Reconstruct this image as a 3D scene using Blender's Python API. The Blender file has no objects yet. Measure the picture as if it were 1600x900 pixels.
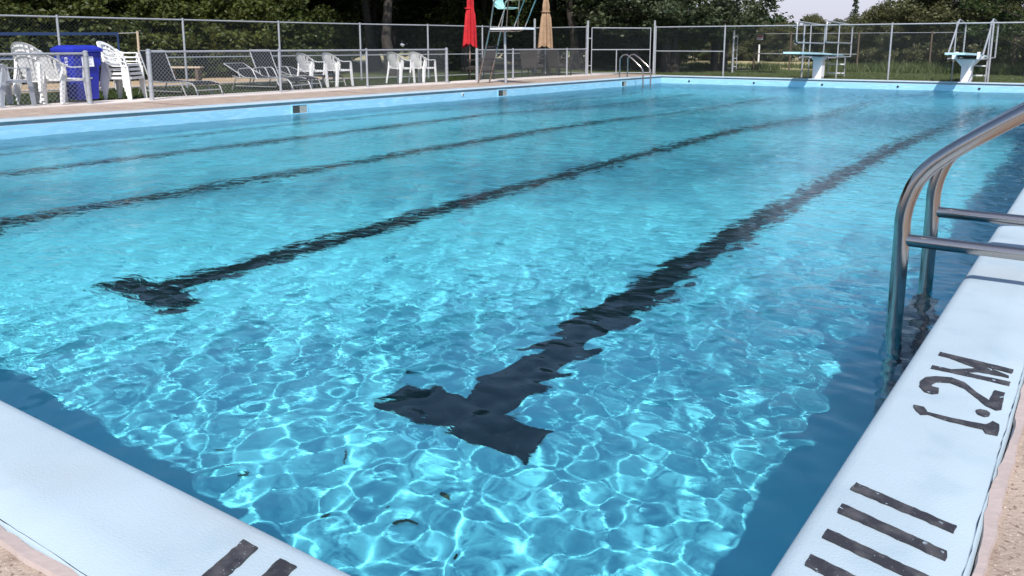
import bpy, bmesh, math, random
import numpy as np
from mathutils import Vector, Matrix

S = bpy.context.scene
C = S.collection
R = math.radians
random.seed(7)

# ------------------------------------------------------------------ camera
cam = bpy.data.cameras.new('camera')
co = bpy.data.objects.new('camera', cam)
C.objects.link(co)
S.camera = co
cam.sensor_width = 36
cam.lens = 1318.9 / 1600 * 36
cam.shift_y = -(450 - 328.2) / 1600
cam.clip_start = 0.05
cam.clip_end = 3000
co.location = (0, 0, 1)
co.rotation_euler = (R(90 - 11.096), R(0.0), R(35.12))

# ------------------------------------------------------------------ light
SUN_EL = R(49)
SUN_AZ = math.atan2(0.54, -0.84)
w = bpy.data.worlds.new('World')
S.world = w
w.use_nodes = True
nt = w.node_tree
bg = nt.nodes['Background']
sk = nt.nodes.new('ShaderNodeTexSky')
sk.sky_type = 'NISHITA'
sk.sun_disc = False
sk.sun_elevation = SUN_EL
sk.sun_rotation = SUN_AZ
sk.air_density = 1.0
sk.dust_density = 0.8
sk.ozone_density = 1.2
wt = nt.nodes.new('ShaderNodeTexCoord'); ws = nt.nodes.new('ShaderNodeSeparateXYZ'); nt.links.new(wt.outputs['Generated'], ws.inputs[0])
wr = nt.nodes.new('ShaderNodeMapRange'); wr.interpolation_type = 'SMOOTHSTEP'
wr.inputs['From Min'].default_value = -.02; wr.inputs['From Max'].default_value = .30; wr.inputs['To Min'].default_value = .85; wr.inputs['To Max'].default_value = 0
nt.links.new(ws.outputs['Z'], wr.inputs['Value'])
wm = nt.nodes.new('ShaderNodeMix'); wm.data_type = 'RGBA'
nt.links.new(wr.outputs['Result'], wm.inputs['Factor']); nt.links.new(sk.outputs[0], wm.inputs['A']); wm.inputs['B'].default_value = (3.25, 3.2, 4.3, 1)   # pale summer haze low in the sky
nt.links.new(wm.outputs['Result'], bg.inputs[0])
bg.inputs[1].default_value = 0.15
sl = bpy.data.lights.new('sun', 'SUN')
sl.energy = 4.5
sl.angle = R(0.5)
sl.color = (1.0, 0.965, 0.92)
so = bpy.data.objects.new('sun', sl)
C.objects.link(so)
sd = Vector((math.sin(SUN_AZ) * math.cos(SUN_EL), math.cos(SUN_AZ) * math.cos(SUN_EL), math.sin(SUN_EL)))
so.rotation_euler = sd.to_track_quat('Z', 'Y').to_euler()
so.location = sd * 60
sl.cycles.is_caustics_light = True
S.view_settings.view_transform = 'Standard'
S.view_settings.look = 'None'
S.view_settings.exposure = 0.3
S.cycles.caustics_refractive = True
S.cycles.caustics_reflective = False
S.cycles.max_bounces = 10
S.cycles.transparent_max_bounces = 12
S.cycles.use_denoising = True
S.cycles.sample_clamp_indirect = 6

# ------------------------------------------------------------------ materials
def mat(name, col, rough=.6, metal=0.0, spec=.5, var=0.0, scale=8.0, bump=0.0, bscale=60.0, detail=4, coat=0.0):
    m = bpy.data.materials.new(name)
    m.use_nodes = True
    n = m.node_tree
    b = n.nodes['Principled BSDF']
    b.inputs['Base Color'].default_value = (*col, 1)
    b.inputs['Roughness'].default_value = rough
    b.inputs['Metallic'].default_value = metal
    b.inputs['Specular IOR Level'].default_value = spec
    b.inputs['Coat Weight'].default_value = coat
    tc = n.nodes.new('ShaderNodeTexCoord')
    if var:
        t = n.nodes.new('ShaderNodeTexNoise')
        t.inputs['Scale'].default_value = scale
        t.inputs['Detail'].default_value = detail
        n.links.new(tc.outputs['Object'], t.inputs['Vector'])
        r = n.nodes.new('ShaderNodeMapRange')
        r.inputs['From Min'].default_value = .3
        r.inputs['From Max'].default_value = .7
        r.inputs['To Min'].default_value = 1 - var
        r.inputs['To Max'].default_value = 1 + var
        n.links.new(t.outputs['Fac'], r.inputs['Value'])
        mx = n.nodes.new('ShaderNodeMix')
        mx.data_type = 'RGBA'
        mx.blend_type = 'MULTIPLY'
        mx.inputs['Factor'].default_value = 1
        mx.inputs['A'].default_value = (*col, 1)
        n.links.new(r.outputs['Result'], mx.inputs['B'])
        n.links.new(mx.outputs['Result'], b.inputs['Base Color'])
        m['mix'] = mx.name
    if bump:
        t2 = n.nodes.new('ShaderNodeTexNoise')
        t2.inputs['Scale'].default_value = bscale
        t2.inputs['Detail'].default_value = 3
        n.links.new(tc.outputs['Object'], t2.inputs['Vector'])
        bp = n.nodes.new('ShaderNodeBump')
        bp.inputs['Strength'].default_value = 1
        bp.inputs['Distance'].default_value = bump
        n.links.new(t2.outputs['Fac'], bp.inputs['Height'])
        n.links.new(bp.outputs['Normal'], b.inputs['Normal'])
    return m

def spots(m, col, scale, lo, hi, kind='NOISE', obj=True, stretch=None):
    """lay irregular spots or stains of another colour over a material's base colour"""
    n = m.node_tree
    b = n.nodes['Principled BSDF']
    tc = n.nodes.new('ShaderNodeTexCoord')
    t = n.nodes.new('ShaderNodeTexNoise' if kind == 'NOISE' else 'ShaderNodeTexVoronoi')
    t.inputs['Scale'].default_value = scale
    src = tc.outputs['Object']
    if stretch:
        mp = n.nodes.new('ShaderNodeMapping')
        mp.inputs['Scale'].default_value = stretch
        n.links.new(src, mp.inputs['Vector'])
        src = mp.outputs['Vector']
    n.links.new(src, t.inputs['Vector'])
    r = n.nodes.new('ShaderNodeMapRange')
    r.inputs['From Min'].default_value = lo
    r.inputs['From Max'].default_value = hi
    n.links.new(t.outputs[0], r.inputs['Value'])
    mx = n.nodes.new('ShaderNodeMix')
    mx.data_type = 'RGBA'
    n.links.new(r.outputs['Result'], mx.inputs['Factor'])
    old = b.inputs['Base Color']
    if old.links:
        n.links.new(old.links[0].from_socket, mx.inputs['A'])
    else:
        mx.inputs['A'].default_value = old.default_value
    mx.inputs['B'].default_value = (*col, 1)
    n.links.new(mx.outputs['Result'], old)
    return m

M = {}
M['coping'] = mat('coping_paint', (.365, .445, .495), .78, spec=.25, var=.06, scale=2.5, bump=.0012, bscale=170)
spots(M['coping'], (.31, .395, .45), 6, .55, .8)
spots(M['coping'], (.37, .395, .40), 1.6, .60, .85)
spots(M['coping'], (.22, .18, .16), 22, .80, .83)
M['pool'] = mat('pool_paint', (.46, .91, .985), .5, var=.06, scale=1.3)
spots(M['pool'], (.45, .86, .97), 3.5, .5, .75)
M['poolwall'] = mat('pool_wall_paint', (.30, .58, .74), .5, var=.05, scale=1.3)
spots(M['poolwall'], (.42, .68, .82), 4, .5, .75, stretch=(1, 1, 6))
M['lane'] = mat('black_lane_paint', (.012, .012, .016), .5)
M['mark'] = mat('black_marking_paint', (.028, .026, .03), .55, bump=.001, bscale=90)
spots(M['mark'], (.40, .50, .57), 55, .70, .74)
spots(M['mark'], (.075, .07, .072), 24, .45, .7)
spots(M['mark'], (.34, .40, .44), 190, .69, .74)
M['deck'] = mat('concrete_deck', (.37, .285, .225), .85, var=.16, scale=3, bump=.004, bscale=110)
spots(M['deck'], (.17, .115, .085), 75, .57, .66)
spots(M['deck'], (.24, .17, .13), 9, .52, .75)
spots(M['deck'], (.60, .51, .42), 150, .63, .70)
M['apron'] = mat('pale_concrete', (.62, .55, .50), .85, var=.1, scale=5, bump=.002, bscale=120)
M['caulk'] = mat('pink_sealant', (.42, .34, .31), .6, bump=.004, bscale=30, var=.06)
M['steel'] = mat('polished_steel', (.44, .395, .365), .15, metal=1, bump=.0002, bscale=300)
spots(M['steel'], (.36, .33, .31), 30, .5, .8, stretch=(6, 6, 1))
M['galv'] = mat('galvanised_steel', (.38, .39, .41), .45, metal=.35, var=.12, scale=20)
M['wire'] = mat('galvanised_wire', (.30, .32, .33), .55, metal=.4)
M['wired'] = mat('dull_fence_wire', (.075, .095, .10), .7)
M['tread'] = mat('dark_tread', (.045, .035, .045), .6)
M['white'] = mat('white_plastic', (.76, .75, .73), .4, var=.09, scale=6)
M['grey'] = mat('grey_plastic', (.36, .38, .42), .5, var=.07, scale=9)  # blue-grey plastic, darker than that of the white chairs
M['whitep'] = mat('white_paint', (.78, .78, .80), .45, var=.04, scale=6)
M['blue'] = mat('blue_bin_plastic', (.014, .024, .33), .45, var=.2, scale=5)
M['paper'] = mat('white_paper', (.78, .78, .82), .7)
M['print'] = mat('faded_print', (.24, .24, .30), .8)
M['sling'] = mat('dark_mesh_sling', (.020, .020, .023), .9, spec=.15, var=.12, scale=60)
M['alu'] = mat('pale_aluminium', (.48, .47, .46), .4, metal=.5)
M['wicker'] = mat('brown_wicker', (.042, .034, .030), .7, var=.5, scale=45, bump=.01, bscale=60, detail=1)
M['dark'] = mat('dark_plastic', (.012, .012, .014), .5)
M['red'] = mat('red_canvas', (.46, .008, .015), .8, var=.22, scale=6, bump=.02, bscale=7)
M['tan'] = mat('tan_canvas', (.34, .215, .13), .85, var=.22, scale=6, bump=.02, bscale=7)
M['polebrown'] = mat('brown_pole', (.30, .19, .15), .5)
M['aqua'] = mat('aqua_fibreglass', (.36, .66, .62), .3)
M['board'] = mat('aqua_diving_board', (.50, .72, .76), .5)
M['blk'] = mat('black_rubber', (.01, .01, .012), .6)
M['wood'] = mat('weathered_wood', (.50, .40, .29), .8, var=.2, scale=20)
M['post'] = mat('brown_fence_post', (.11, .08, .06), .9, var=.2, scale=15)
M['net'] = mat('blue_net_tape', (.012, .04, .13), .7)
M['signred'] = mat('red_sign_paint', (.55, .04, .05), .5)
M['bark'] = mat('bark', (.036, .029, .024), .9, var=.35, scale=9, bump=.03, bscale=14)
M['sand'] = mat('tan_sand', (.44, .32, .20), .95, var=.12, scale=1.2, bump=.01, bscale=20)
M['debris'] = mat('brown_leaf', (.10, .07, .03), .6)
M['skim'] = mat('dull_skimmer_plastic', (.34, .33, .30), .6, var=.15, scale=30)
M['skimdark'] = mat('skimmer_throat_shade', (.05, .05, .045), .7)  # dark colour stands in for the shade inside the skimmer mouth
M['ceramic'] = mat('white_fitting', (.75, .75, .73), .35)

def leafmat(name, a, b, trans=.3):
    m = bpy.data.materials.new(name)
    m.use_nodes = True
    n = m.node_tree
    p = n.nodes['Principled BSDF']
    g = n.nodes.new('ShaderNodeNewGeometry')
    oi = n.nodes.new('ShaderNodeObjectInfo')
    cr = n.nodes.new('ShaderNodeMix')
    cr.data_type = 'RGBA'
    cr.inputs['A'].default_value = (*a, 1)
    cr.inputs['B'].default_value = (*b, 1)
    ad = n.nodes.new('ShaderNodeMath')
    ad.operation = 'MULTIPLY_ADD'
    ad.inputs[1].default_value = .6
    n.links.new(g.outputs['Random Per Island'], ad.inputs[0])
    ml = n.nodes.new('ShaderNodeMath')
    ml.operation = 'MULTIPLY'
    ml.inputs[1].default_value = .4
    n.links.new(oi.outputs['Random'], ml.inputs[0])
    n.links.new(ml.outputs[0], ad.inputs[2])
    n.links.new(ad.outputs[0], cr.inputs['Factor'])
    n.links.new(cr.outputs['Result'], p.inputs['Base Color'])
    p.inputs['Roughness'].default_value = .5
    p.inputs['Specular IOR Level'].default_value = .35
    t = n.nodes.new('ShaderNodeBsdfTranslucent')
    n.links.new(cr.outputs['Result'], t.inputs['Color'])
    mx = n.nodes.new('ShaderNodeMixShader')
    mx.inputs[0].default_value = trans
    n.links.new(p.outputs[0], mx.inputs[1])
    n.links.new(t.outputs[0], mx.inputs[2])
    n.links.new(mx.outputs[0], n.nodes['Material Output'].inputs[0])
    return m
M['leaf'] = leafmat('oak_leaves', (.026, .046, .011), (.108, .120, .026))
M['leafd'] = leafmat('dark_leaves', (.020, .038, .012), (.060, .085, .020))
M['leafo'] = leafmat('olive_leaves', (.058, .075, .030), (.150, .145, .065))
M['leafc'] = leafmat('cottonwood_leaves', (.030, .050, .022), (.095, .110, .055), .2)
M['leaff'] = leafmat('distant_leaves', (.040, .060, .035), (.075, .095, .050))
M['weed'] = leafmat('weeds', (.050, .085, .022), (.15, .17, .07))
M['lawn'] = mat('lawn_grass', (.075, .098, .028), .9, var=.35, scale=1.1, bump=.03, bscale=45, detail=8)
M['field'] = mat('dry_field', (.36, .31, .16), .95, var=.25, scale=.6, bump=.05, bscale=12)

# ------------------------------------------------------------------ mesh helpers
class MB:
    def __init__(s):
        s.v = []; s.f = []
    def add(s, v, f):
        b = len(s.v)
        s.v += [tuple(p) for p in v]
        s.f += [tuple(b + i for i in q) for q in f]
        return s
    def box(s, x0, x1, y0, y1, z0, z1):
        v = [(x, y, z) for z in (z0, z1) for x, y in ((x0, y0), (x1, y0), (x1, y1), (x0, y1))]
        return s.add(v, [(3, 2, 1, 0), (4, 5, 6, 7), (0, 1, 5, 4), (1, 2, 6, 5), (2, 3, 7, 6), (3, 0, 4, 7)])
    def tube(s, pts, r, n=8, caps=True, smoothr=None):
        pts = [Vector(p) for p in pts]
        rs = r if isinstance(r, (list, tuple)) else [r] * len(pts)
        up = None
        V = []
        for i, p in enumerate(pts):
            t = (pts[min(i + 1, len(pts) - 1)] - pts[max(i - 1, 0)]).normalized()
            if up is None:
                up = Vector((0, 0, 1)) if abs(t.z) < .9 else Vector((1, 0, 0))
            a = t.cross(up)
            if a.length < 1e-4:
                a = t.cross(Vector((0, 1, 0)))
            a.normalize()
            up = a.cross(t).normalized()
            for k in range(n):
                an = 2 * math.pi * k / n
                V.append(p + (a * math.cos(an) + up * math.sin(an)) * rs[i])
        F = []
        for i in range(len(pts) - 1):
            for k in range(n):
                k2 = (k + 1) % n
                F.append((i * n + k, i * n + k2, (i + 1) * n + k2, (i + 1) * n + k))
        if caps:
            F.append(tuple(range(n - 1, -1, -1)))
            F.append(tuple((len(pts) - 1) * n + k for k in range(n)))
        return s.add(V, F)
    def strip(s, pts, wv, th):
        """flat bar along pts: half-width vector wv (one, or one per point), thickness vector th"""
        V = []; n = len(pts)
        for i, p in enumerate(pts):
            p = Vector(p)
            wi = Vector(wv[i]) if isinstance(wv, list) else Vector(wv)
            ti = Vector(th[i]) if isinstance(th, list) else Vector(th)
            V += [p - wi - ti, p + wi - ti, p + wi + ti, p - wi + ti]
        F = [(3, 2, 1, 0), tuple((n - 1) * 4 + k for k in range(4))]
        for i in range(n - 1):
            for k in range(4):
                k2 = (k + 1) % 4
                F.append((i * 4 + k, i * 4 + k2, (i + 1) * 4 + k2, (i + 1) * 4 + k))
        return s.add(V, F)
    def prism(s, poly, z0, z1):
        from mathutils.geometry import tessellate_polygon
        n = len(poly)
        V = [(x, y, z0) for x, y in poly] + [(x, y, z1) for x, y in poly]
        tri = tessellate_polygon([[Vector((x, y, 0)) for x, y in poly]])
        F = [tuple(n + i for i in t) for t in tri] + [tuple(reversed(t)) for t in tri]
        F += [(i, (i + 1) % n, n + (i + 1) % n, n + i) for i in range(n)]
        return s.add(V, F)
    def xform(s, M4):
        s.v = [tuple(M4 @ Vector(p)) for p in s.v]
        return s
    def build(s, name, m, parent=None, smooth=False, world=False, bevel=0, flat=False):
        me = bpy.data.meshes.new(name)
        off = Vector((0, 0, 0))
        if world and parent is not None:
            q = parent
            while q is not None:
                off = off + q.location
                q = q.parent
        V = [tuple(Vector(p) - off) for p in s.v]
        me.from_pydata(V, [], s.f)
        bm = bmesh.new(); bm.from_mesh(me)
        bmesh.ops.recalc_face_normals(bm, faces=bm.faces)
        if flat and bm.faces[:] and bm.faces[0].normal.z < 0: bmesh.ops.reverse_faces(bm, faces=bm.faces)
        bm.to_mesh(me); bm.free()
        me.materials.append(m)
        if smooth:
            me.polygons.foreach_set('use_smooth', [True] * len(me.polygons))
            try: me.set_sharp_from_angle(angle=R(40))
            except Exception: pass
        o = bpy.data.objects.new(name, me)
        C.objects.link(o)
        if parent is not None: o.parent = parent
        if bevel:
            b = o.modifiers.new('bevel', 'BEVEL'); b.width = bevel; b.segments = 2; b.limit_method = 'ANGLE'
        return o

def tag(o, label, cat, group=None):
    o['label'] = label; o['category'] = cat
    if group: o['group'] = group
    return o
def thing(name, label, cat, loc=(0, 0, 0), rz=0, group=None):
    o = bpy.data.objects.new(name, None)
    C.objects.link(o)
    o.empty_display_size = .2
    o.location = loc; o.rotation_euler = (0, 0, rz)
    return tag(o, label, cat, group)
def struct(o):
    o['kind'] = 'structure'
    return o
def dup(root, loc, rz, label, group=None, scale=None):
    def cp(o, par):
        c = o.copy(); C.objects.link(c); c.parent = par
        for ch in [q for q in o.children]:
            cp(ch, c)
        return c
    r = cp(root, None)
    r.location = loc; r.rotation_euler = (0, 0, rz)
    if scale: r.scale = scale
    r['label'] = label
    if group: r['group'] = group
    return r
def bez(pts, n=6):
    """round the inner corners of a polyline"""
    P = [Vector(p) for p in pts]; out = [P[0]]
    for i in range(1, len(P) - 1):
        a, b, c = P[i - 1], P[i], P[i + 1]
        k = .5 if 0 < i - 1 else .8
        k2 = .5 if i + 1 < len(P) - 1 else .8
        a1 = b + (a - b) * min(.5, k * .9); c1 = b + (c - b) * min(.5, k2 * .9)
        for j in range(n + 1):
            t = j / n
            out.append(a1 * (1 - t) ** 2 + b * 2 * t * (1 - t) + c1 * t * t)
    out.append(P[-1])
    return out
def fillet(pts, r, n=6):
    """round the inner corners of a polyline with a fixed cut-back r"""
    P = [Vector(p) for p in pts]; out = [P[0]]
    for i in range(1, len(P) - 1):
        a, b, c = P[i - 1], P[i], P[i + 1]
        ra = min(r, (a - b).length * .49); rc = min(r, (c - b).length * .49)
        a1 = b + (a - b).normalized() * ra; c1 = b + (c - b).normalized() * rc
        for j in range(n + 1):
            t = j / n
            out.append(a1 * (1 - t) ** 2 + b * 2 * t * (1 - t) + c1 * t * t)
    out.append(P[-1])
    return out
def caustic(*os):
    for o in os: o.cycles.is_caustics_receiver = True
def text(body, size, m, parent, matrix, name='lettering', ext=.0015, align='CENTER'):
    cu = bpy.data.curves.new(name, 'FONT')
    cu.body = body; cu.size = size; cu.extrude = ext; cu.align_x = align; cu.align_y = 'CENTER'
    t = bpy.data.objects.new('tmp', cu); C.objects.link(t)
    bpy.context.view_layer.update()
    me = bpy.data.meshes.new_from_object(t.evaluated_get(bpy.context.evaluated_depsgraph_get()))
    bpy.data.objects.remove(t)
    me.name = name
    me.materials.clear(); me.materials.append(m)
    o = bpy.data.objects.new(name, me); C.objects.link(o)
    o.parent = parent; o.matrix_local = matrix
    return o

# ================================================================== SETTING
X0, X1, Y0, Y1 = -12.16, -.44, 1.03, 25.88       # inner lip of the coping
CW = .32                                          # width of the coping
ZW = -.25                                         # water level
ZF = -1.45                                        # shallow floor

def rect_ring(name, ix0, ix1, iy0, iy1, ox0, ox1, oy0, oy1, z, m, jx=None):
    xs = [ox0, ix0, ix1, ox1]; ys = [oy0, iy0, iy1, oy1]
    V = [(x, y, z) for y in ys for x in xs]
    F = [(j * 4 + i, j * 4 + i + 1, (j + 1) * 4 + i + 1, (j + 1) * 4 + i) for j in range(3) for i in range(3) if not (i == 1 and j == 1)]
    return MB().add(V, F).build(name, m, flat=True)

struct(rect_ring('lawn', -12.60, .02, .55, 26.30, -900, 900, -300, 1500, -.035, M['lawn']))

# pool shell: floor with a deep end, four walls
mb = MB()
prof = [(1.0, ZF), (13.5, ZF), (18.5, -2.9), (25.95, -3.1)]
V = []
for y, z in prof: V += [(X0 - .03, y, z), (X1 + .03, y, z)]
F = [(2 * i, 2 * i + 1, 2 * i + 3, 2 * i + 2) for i in range(3)]
pf = struct(mb.add(V, F).build('pool_floor', M['pool'], flat=True))
caustic(pf)

def floor_z(y):
    for (a, za), (b, zb) in zip(prof, prof[1:]):
        if y <= b: return za + (zb - za) * (y - a) / (b - a)
    return prof[-1][1]

# coping: one moulded lip swept round the pool, then the wall under it
pr = [(CW, -.06), (CW, -.008), (CW - .01, -.001), (.2, .001), (.06, 0)]
for k in range(1, 8):
    a = math.pi / 2 * k / 7
    pr.append((.045 - .045 * math.sin(a), -.024 + .024 * math.cos(a)))
pr += [(.0, -.028), (.005, -.032), (.050, -.034), (.052, -.060), (.016, -.085)]
def sweep(name, profile, m, smooth=True):
    mb = MB()
    def corner(u): return [(X0 - u, Y0 - u), (X1 + u, Y0 - u), (X1 + u, Y1 + u), (X0 - u, Y1 + u)]
    for s in range(4):
        V = []; NS = 2
        for u, z in profile:
            c = corner(u); a, b = c[s], c[(s + 1) % 4]
            V += [(a[0], a[1], z), (b[0], b[1], z)]
        F = [(2 * i, 2 * i + 1, 2 * i + 3, 2 * i + 2) for i in range(len(profile) - 1)]
        mb.add(V, F)
    me = bpy.data.meshes.new(name)
    me.from_pydata(mb.v, [], mb.f)
    me.materials.append(m)
    me.polygons.foreach_set('use_smooth', [True] * len(me.polygons))
    o = bpy.data.objects.new(name, me); C.objects.link(o)
    return struct(o)
cop = sweep('pool_coping', pr, M['coping'])
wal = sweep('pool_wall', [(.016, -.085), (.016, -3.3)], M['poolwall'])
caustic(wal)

# lane lines with their crossbars
for i, x in enumerate((-2.38, -4.98, -7.6, -10.08, -11.72)):
    hw = .14 if i < 4 else .10
    V = []; ys = [2.985, 13.5, 18.5, 23.6]
    for y in ys: V += [(x - hw, y, floor_z(y) + .005), (x + hw, y, floor_z(y) + .005)]
    l = MB().add(V, [(2 * k, 2 * k + 1, 2 * k + 3, 2 * k + 2) for k in range(3)]).build('lane_line', M['lane'], flat=True)
    struct(l); caustic(l)
    t = MB().add([(x - .43, 2.84, ZF + .009), (x + .43, 2.84, ZF + .009), (x + .43, 3.12, ZF + .009), (x - .43, 3.12, ZF + .009)], [(0, 1, 2, 3)]).build('lane_crossbar', M['lane'], flat=True)
    struct(t); caustic(t)

# water
def water():
    rs = np.random.RandomState(3)
    ax = [1.03 - .02]
    while ax[-1] < Y1 + .03: ax.append(ax[-1] + max(.010, .0026 * (ax[-1] + 1)))
    y = np.array(ax); y[-1] = Y1 + .012
    ax = [X1 + .012]
    while ax[-1] > X0: ax.append(ax[-1] - max(.010, .0026 * (-ax[-1] + 1)))
    x = np.array(ax)[::-1].copy(); x[0] = X0 - .012
    XX, YY = np.meshgrid(x, y); Z = np.zeros_like(XX)
    dist = np.sqrt(XX ** 2 + YY ** 2)
    spec = [(64, .080, .40, 1.0, .041), (14, .5, 2.2, .9, .014)]
    for n, l0, l1, ex, st in spec:
        for i in range(n):
            lam = l0 * (l1 / l0) ** rs.rand(); k = 2 * math.pi / lam
            th = rs.rand() * 2 * math.pi
            if rs.rand() < .55: th = R(25) + rs.randn() * .55
            a = st / k * math.sqrt(2.0 / n) * (.6 + .8 * rs.rand())
            ph = rs.rand() * 6.283
            # gentle bending of the crests
            wv = .12 * np.sin(XX * (.7 + rs.rand()) + YY * (rs.rand() - .5) * 1.6 + rs.rand() * 6.28)
            fade = np.clip(lam / (.0065 * (dist + 1)), 0, 1) ** 2      # finer ripples than the mesh can carry are left out
            Z += a * fade * np.sin(k * (XX * math.cos(th) + YY * math.sin(th)) + ph + wv * k * .25)
    # patches of calmer and rougher water
    patch = 1 + .30 * np.sin(XX * .55 + 1.2) * np.sin(YY * .42 + .4) + .2 * np.sin(XX * 1.1 - YY * .8)
    Z *= patch
    nx, ny = len(x), len(y)
    P = np.stack([XX, YY, Z + ZW], -1).reshape(-1, 3)
    I = np.arange(nx * ny).reshape(ny, nx)
    q = np.stack([I[:-1, :-1], I[:-1, 1:], I[1:, 1:], I[1:, :-1]], -1).reshape(-1, 4)
    me = bpy.data.meshes.new('water')
    me.vertices.add(len(P)); me.vertices.foreach_set('co', P.ravel().astype(np.float32))
    me.loops.add(q.size); me.loops.foreach_set('vertex_index', q.ravel().astype(np.int32))
    me.polygons.add(len(q)); me.polygons.foreach_set('loop_start', np.arange(0, q.size, 4, dtype=np.int32))
    me.update(); me.validate()
    me.polygons.foreach_set('use_smooth', np.ones(len(q), bool)); me.update()
    o = bpy.data.objects.new('water', me); C.objects.link(o)
    m = bpy.data.materials.new('pool_water'); m.use_nodes = True
    n = m.node_tree; n.nodes.clear()
    out = n.nodes.new('ShaderNodeOutputMaterial')
    rf = n.nodes.new('ShaderNodeBsdfRefraction'); rf.inputs['Roughness'].default_value = 0; rf.inputs['IOR'].default_value = 1.333
    rf.inputs['Color'].default_value = (.60, .945, 1.0, 1)
    gl = n.nodes.new('ShaderNodeBsdfGlossy'); gl.inputs['Roughness'].default_value = 0
    fr = n.nodes.new('ShaderNodeFresnel'); fr.inputs['IOR'].default_value = 1.333
    mx = n.nodes.new('ShaderNodeMixShader')
    n.links.new(fr.outputs[0], mx.inputs[0]); n.links.new(rf.outputs[0], mx.inputs[1]); n.links.new(gl.outputs[0], mx.inputs[2])
    n.links.new(mx.outputs[0], out.inputs[0])
    # wind ripples finer than the mesh
    tcn = n.nodes.new('ShaderNodeTexCoord'); mp = n.nodes.new('ShaderNodeMapping')
    mp.inputs['Rotation'].default_value = (0, 0, R(-30)); mp.inputs['Scale'].default_value = (.55, 1.25, 1)
    n.links.new(tcn.outputs['Object'], mp.inputs['Vector'])
    tn = n.nodes.new('ShaderNodeTexNoise'); tn.inputs['Scale'].default_value = 15; tn.inputs['Detail'].default_value = 4; tn.inputs['Distortion'].default_value = .6
    n.links.new(mp.outputs['Vector'], tn.inputs['Vector'])
    bp = n.nodes.new('ShaderNodeBump')
    ln = n.nodes.new('ShaderNodeVectorMath'); ln.operation = 'LENGTH'; n.links.new(tcn.outputs['Object'], ln.inputs[0])
    cr = n.nodes.new('ShaderNodeFloatCurve'); cr.inputs['Factor'].default_value = 1
    dv = n.nodes.new('ShaderNodeMath'); dv.operation = 'MULTIPLY'; dv.inputs[1].default_value = 1 / 25.0; n.links.new(ln.outputs['Value'], dv.inputs[0])
    cu = cr.mapping.curves[0]                      # calm in the near corner, wind-roughened further out
    cu.points[0].location = (0, .02); cu.points[1].location = (1, 1)
    for p_ in ((.10, .035), (.18, .22), (.30, .50), (.5, .66)): cu.points.new(*p_)
    cr.mapping.update(); n.links.new(dv.outputs[0], cr.inputs['Value'])
    m2 = n.nodes.new('ShaderNodeMath'); m2.operation = 'MULTIPLY'; m2.inputs[1].default_value = .020; n.links.new(cr.outputs[0], m2.inputs[0])
    n.links.new(m2.outputs[0], bp.inputs['Distance'])
    t3 = n.nodes.new('ShaderNodeTexNoise'); t3.inputs['Scale'].default_value = 3.0; t3.inputs['Detail'].default_value = 2
    n.links.new(mp.outputs['Vector'], t3.inputs['Vector'])
    ms = n.nodes.new('ShaderNodeMath'); ms.operation = 'MULTIPLY_ADD'; ms.inputs[1].default_value = 1.7
    n.links.new(t3.outputs['Fac'], ms.inputs[0]); n.links.new(tn.outputs['Fac'], ms.inputs[2])
    n.links.new(ms.outputs[0], bp.inputs['Height'])
    for q_ in (rf, gl, fr): n.links.new(bp.outputs['Normal'], q_.inputs['Normal'])
    me.materials.append(m)
    o.cycles.is_caustics_caster = True
    return struct(o)
water()

# decks, sealant, apron, sand
Zd = -.012
struct(MB().box(-.118 + .018, 4.5, -6, 40, -.1, Zd).build('pool_deck', M['deck']))
struct(MB().box(-14.9, -.118 + .018 - .004, -6, Y0 - CW - .020, -.1, Zd - .001).build('pool_deck', M['deck']))
struct(MB().box(-14.12, X0 - CW - .002, Y0 - CW - .032 + .004, 26.78, -.1, Zd).build('pool_deck', M['deck']))
struct(MB().box(X0 - CW + .002, -.118 + .028, Y1 + CW + .002, 26.62, -.1, Zd - .001).build('pool_deck', M['deck']))
def wobble(x0, y0, x1, y1, wd, z, seed):
    rs = random.Random(seed); n = int(math.hypot(x1 - x0, y1 - y0) / .035)
    d = Vector((x1 - x0, y1 - y0, 0)).normalized(); p = Vector((-d.y, d.x, 0))
    V = []; a = b = 0
    for i in range(n + 1):
        a = a * .85 + rs.uniform(-.003, .003); b = b * .8 + rs.uniform(-.004, .004)
        c = Vector((x0 + (x1 - x0) * i / n, y0 + (y1 - y0) * i / n, 0))
        V += [c + p * (-wd + a) + Vector((0, 0, z - .012)), c + p * (-wd * .75 + a) + Vector((0, 0, z)), c + p * (wd * .7 + b) + Vector((0, 0, z)), c + p * (wd + b) + Vector((0, 0, z - .014))]
    F = [(4 * i + k, 4 * i + k + 1, 4 * i + k + 5, 4 * i + k + 4) for i in range(n) for k in range(3)]
    return MB().add(V, F).build('joint_sealant', M['caulk'], smooth=True)
struct(wobble(-.108, .6, -.110, 12, .0145, -.003, 4))
def crack(x0, y0, x1, y1, seed):
    r_ = random.Random(seed); n = int(math.hypot(x1 - x0, y1 - y0) / .03); V = []; a = 0
    d = Vector((x1 - x0, y1 - y0, 0)).normalized(); p = Vector((-d.y, d.x, 0))
    for i in range(n + 1):
        a = a * .8 + r_.uniform(-.0014, .0014); w_ = .0003 + .0011 * abs(math.sin(i * .37)) * r_.random()
        c = Vector((x0 + (x1 - x0) * i / n, y0 + (y1 - y0) * i / n, .0035)) + p * a
        V += [c - p * w_, c + p * w_]
    return MB().add(V, [(2 * i, 2 * i + 1, 2 * i + 3, 2 * i + 2) for i in range(n)]).build('joint_crack', M['blk'], flat=True)
struct(crack(-.1265, .7, -.1265, 12, 3)); struct(crack(-6, Y0 - CW + .006, -.15, Y0 - CW + .006, 5))
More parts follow.
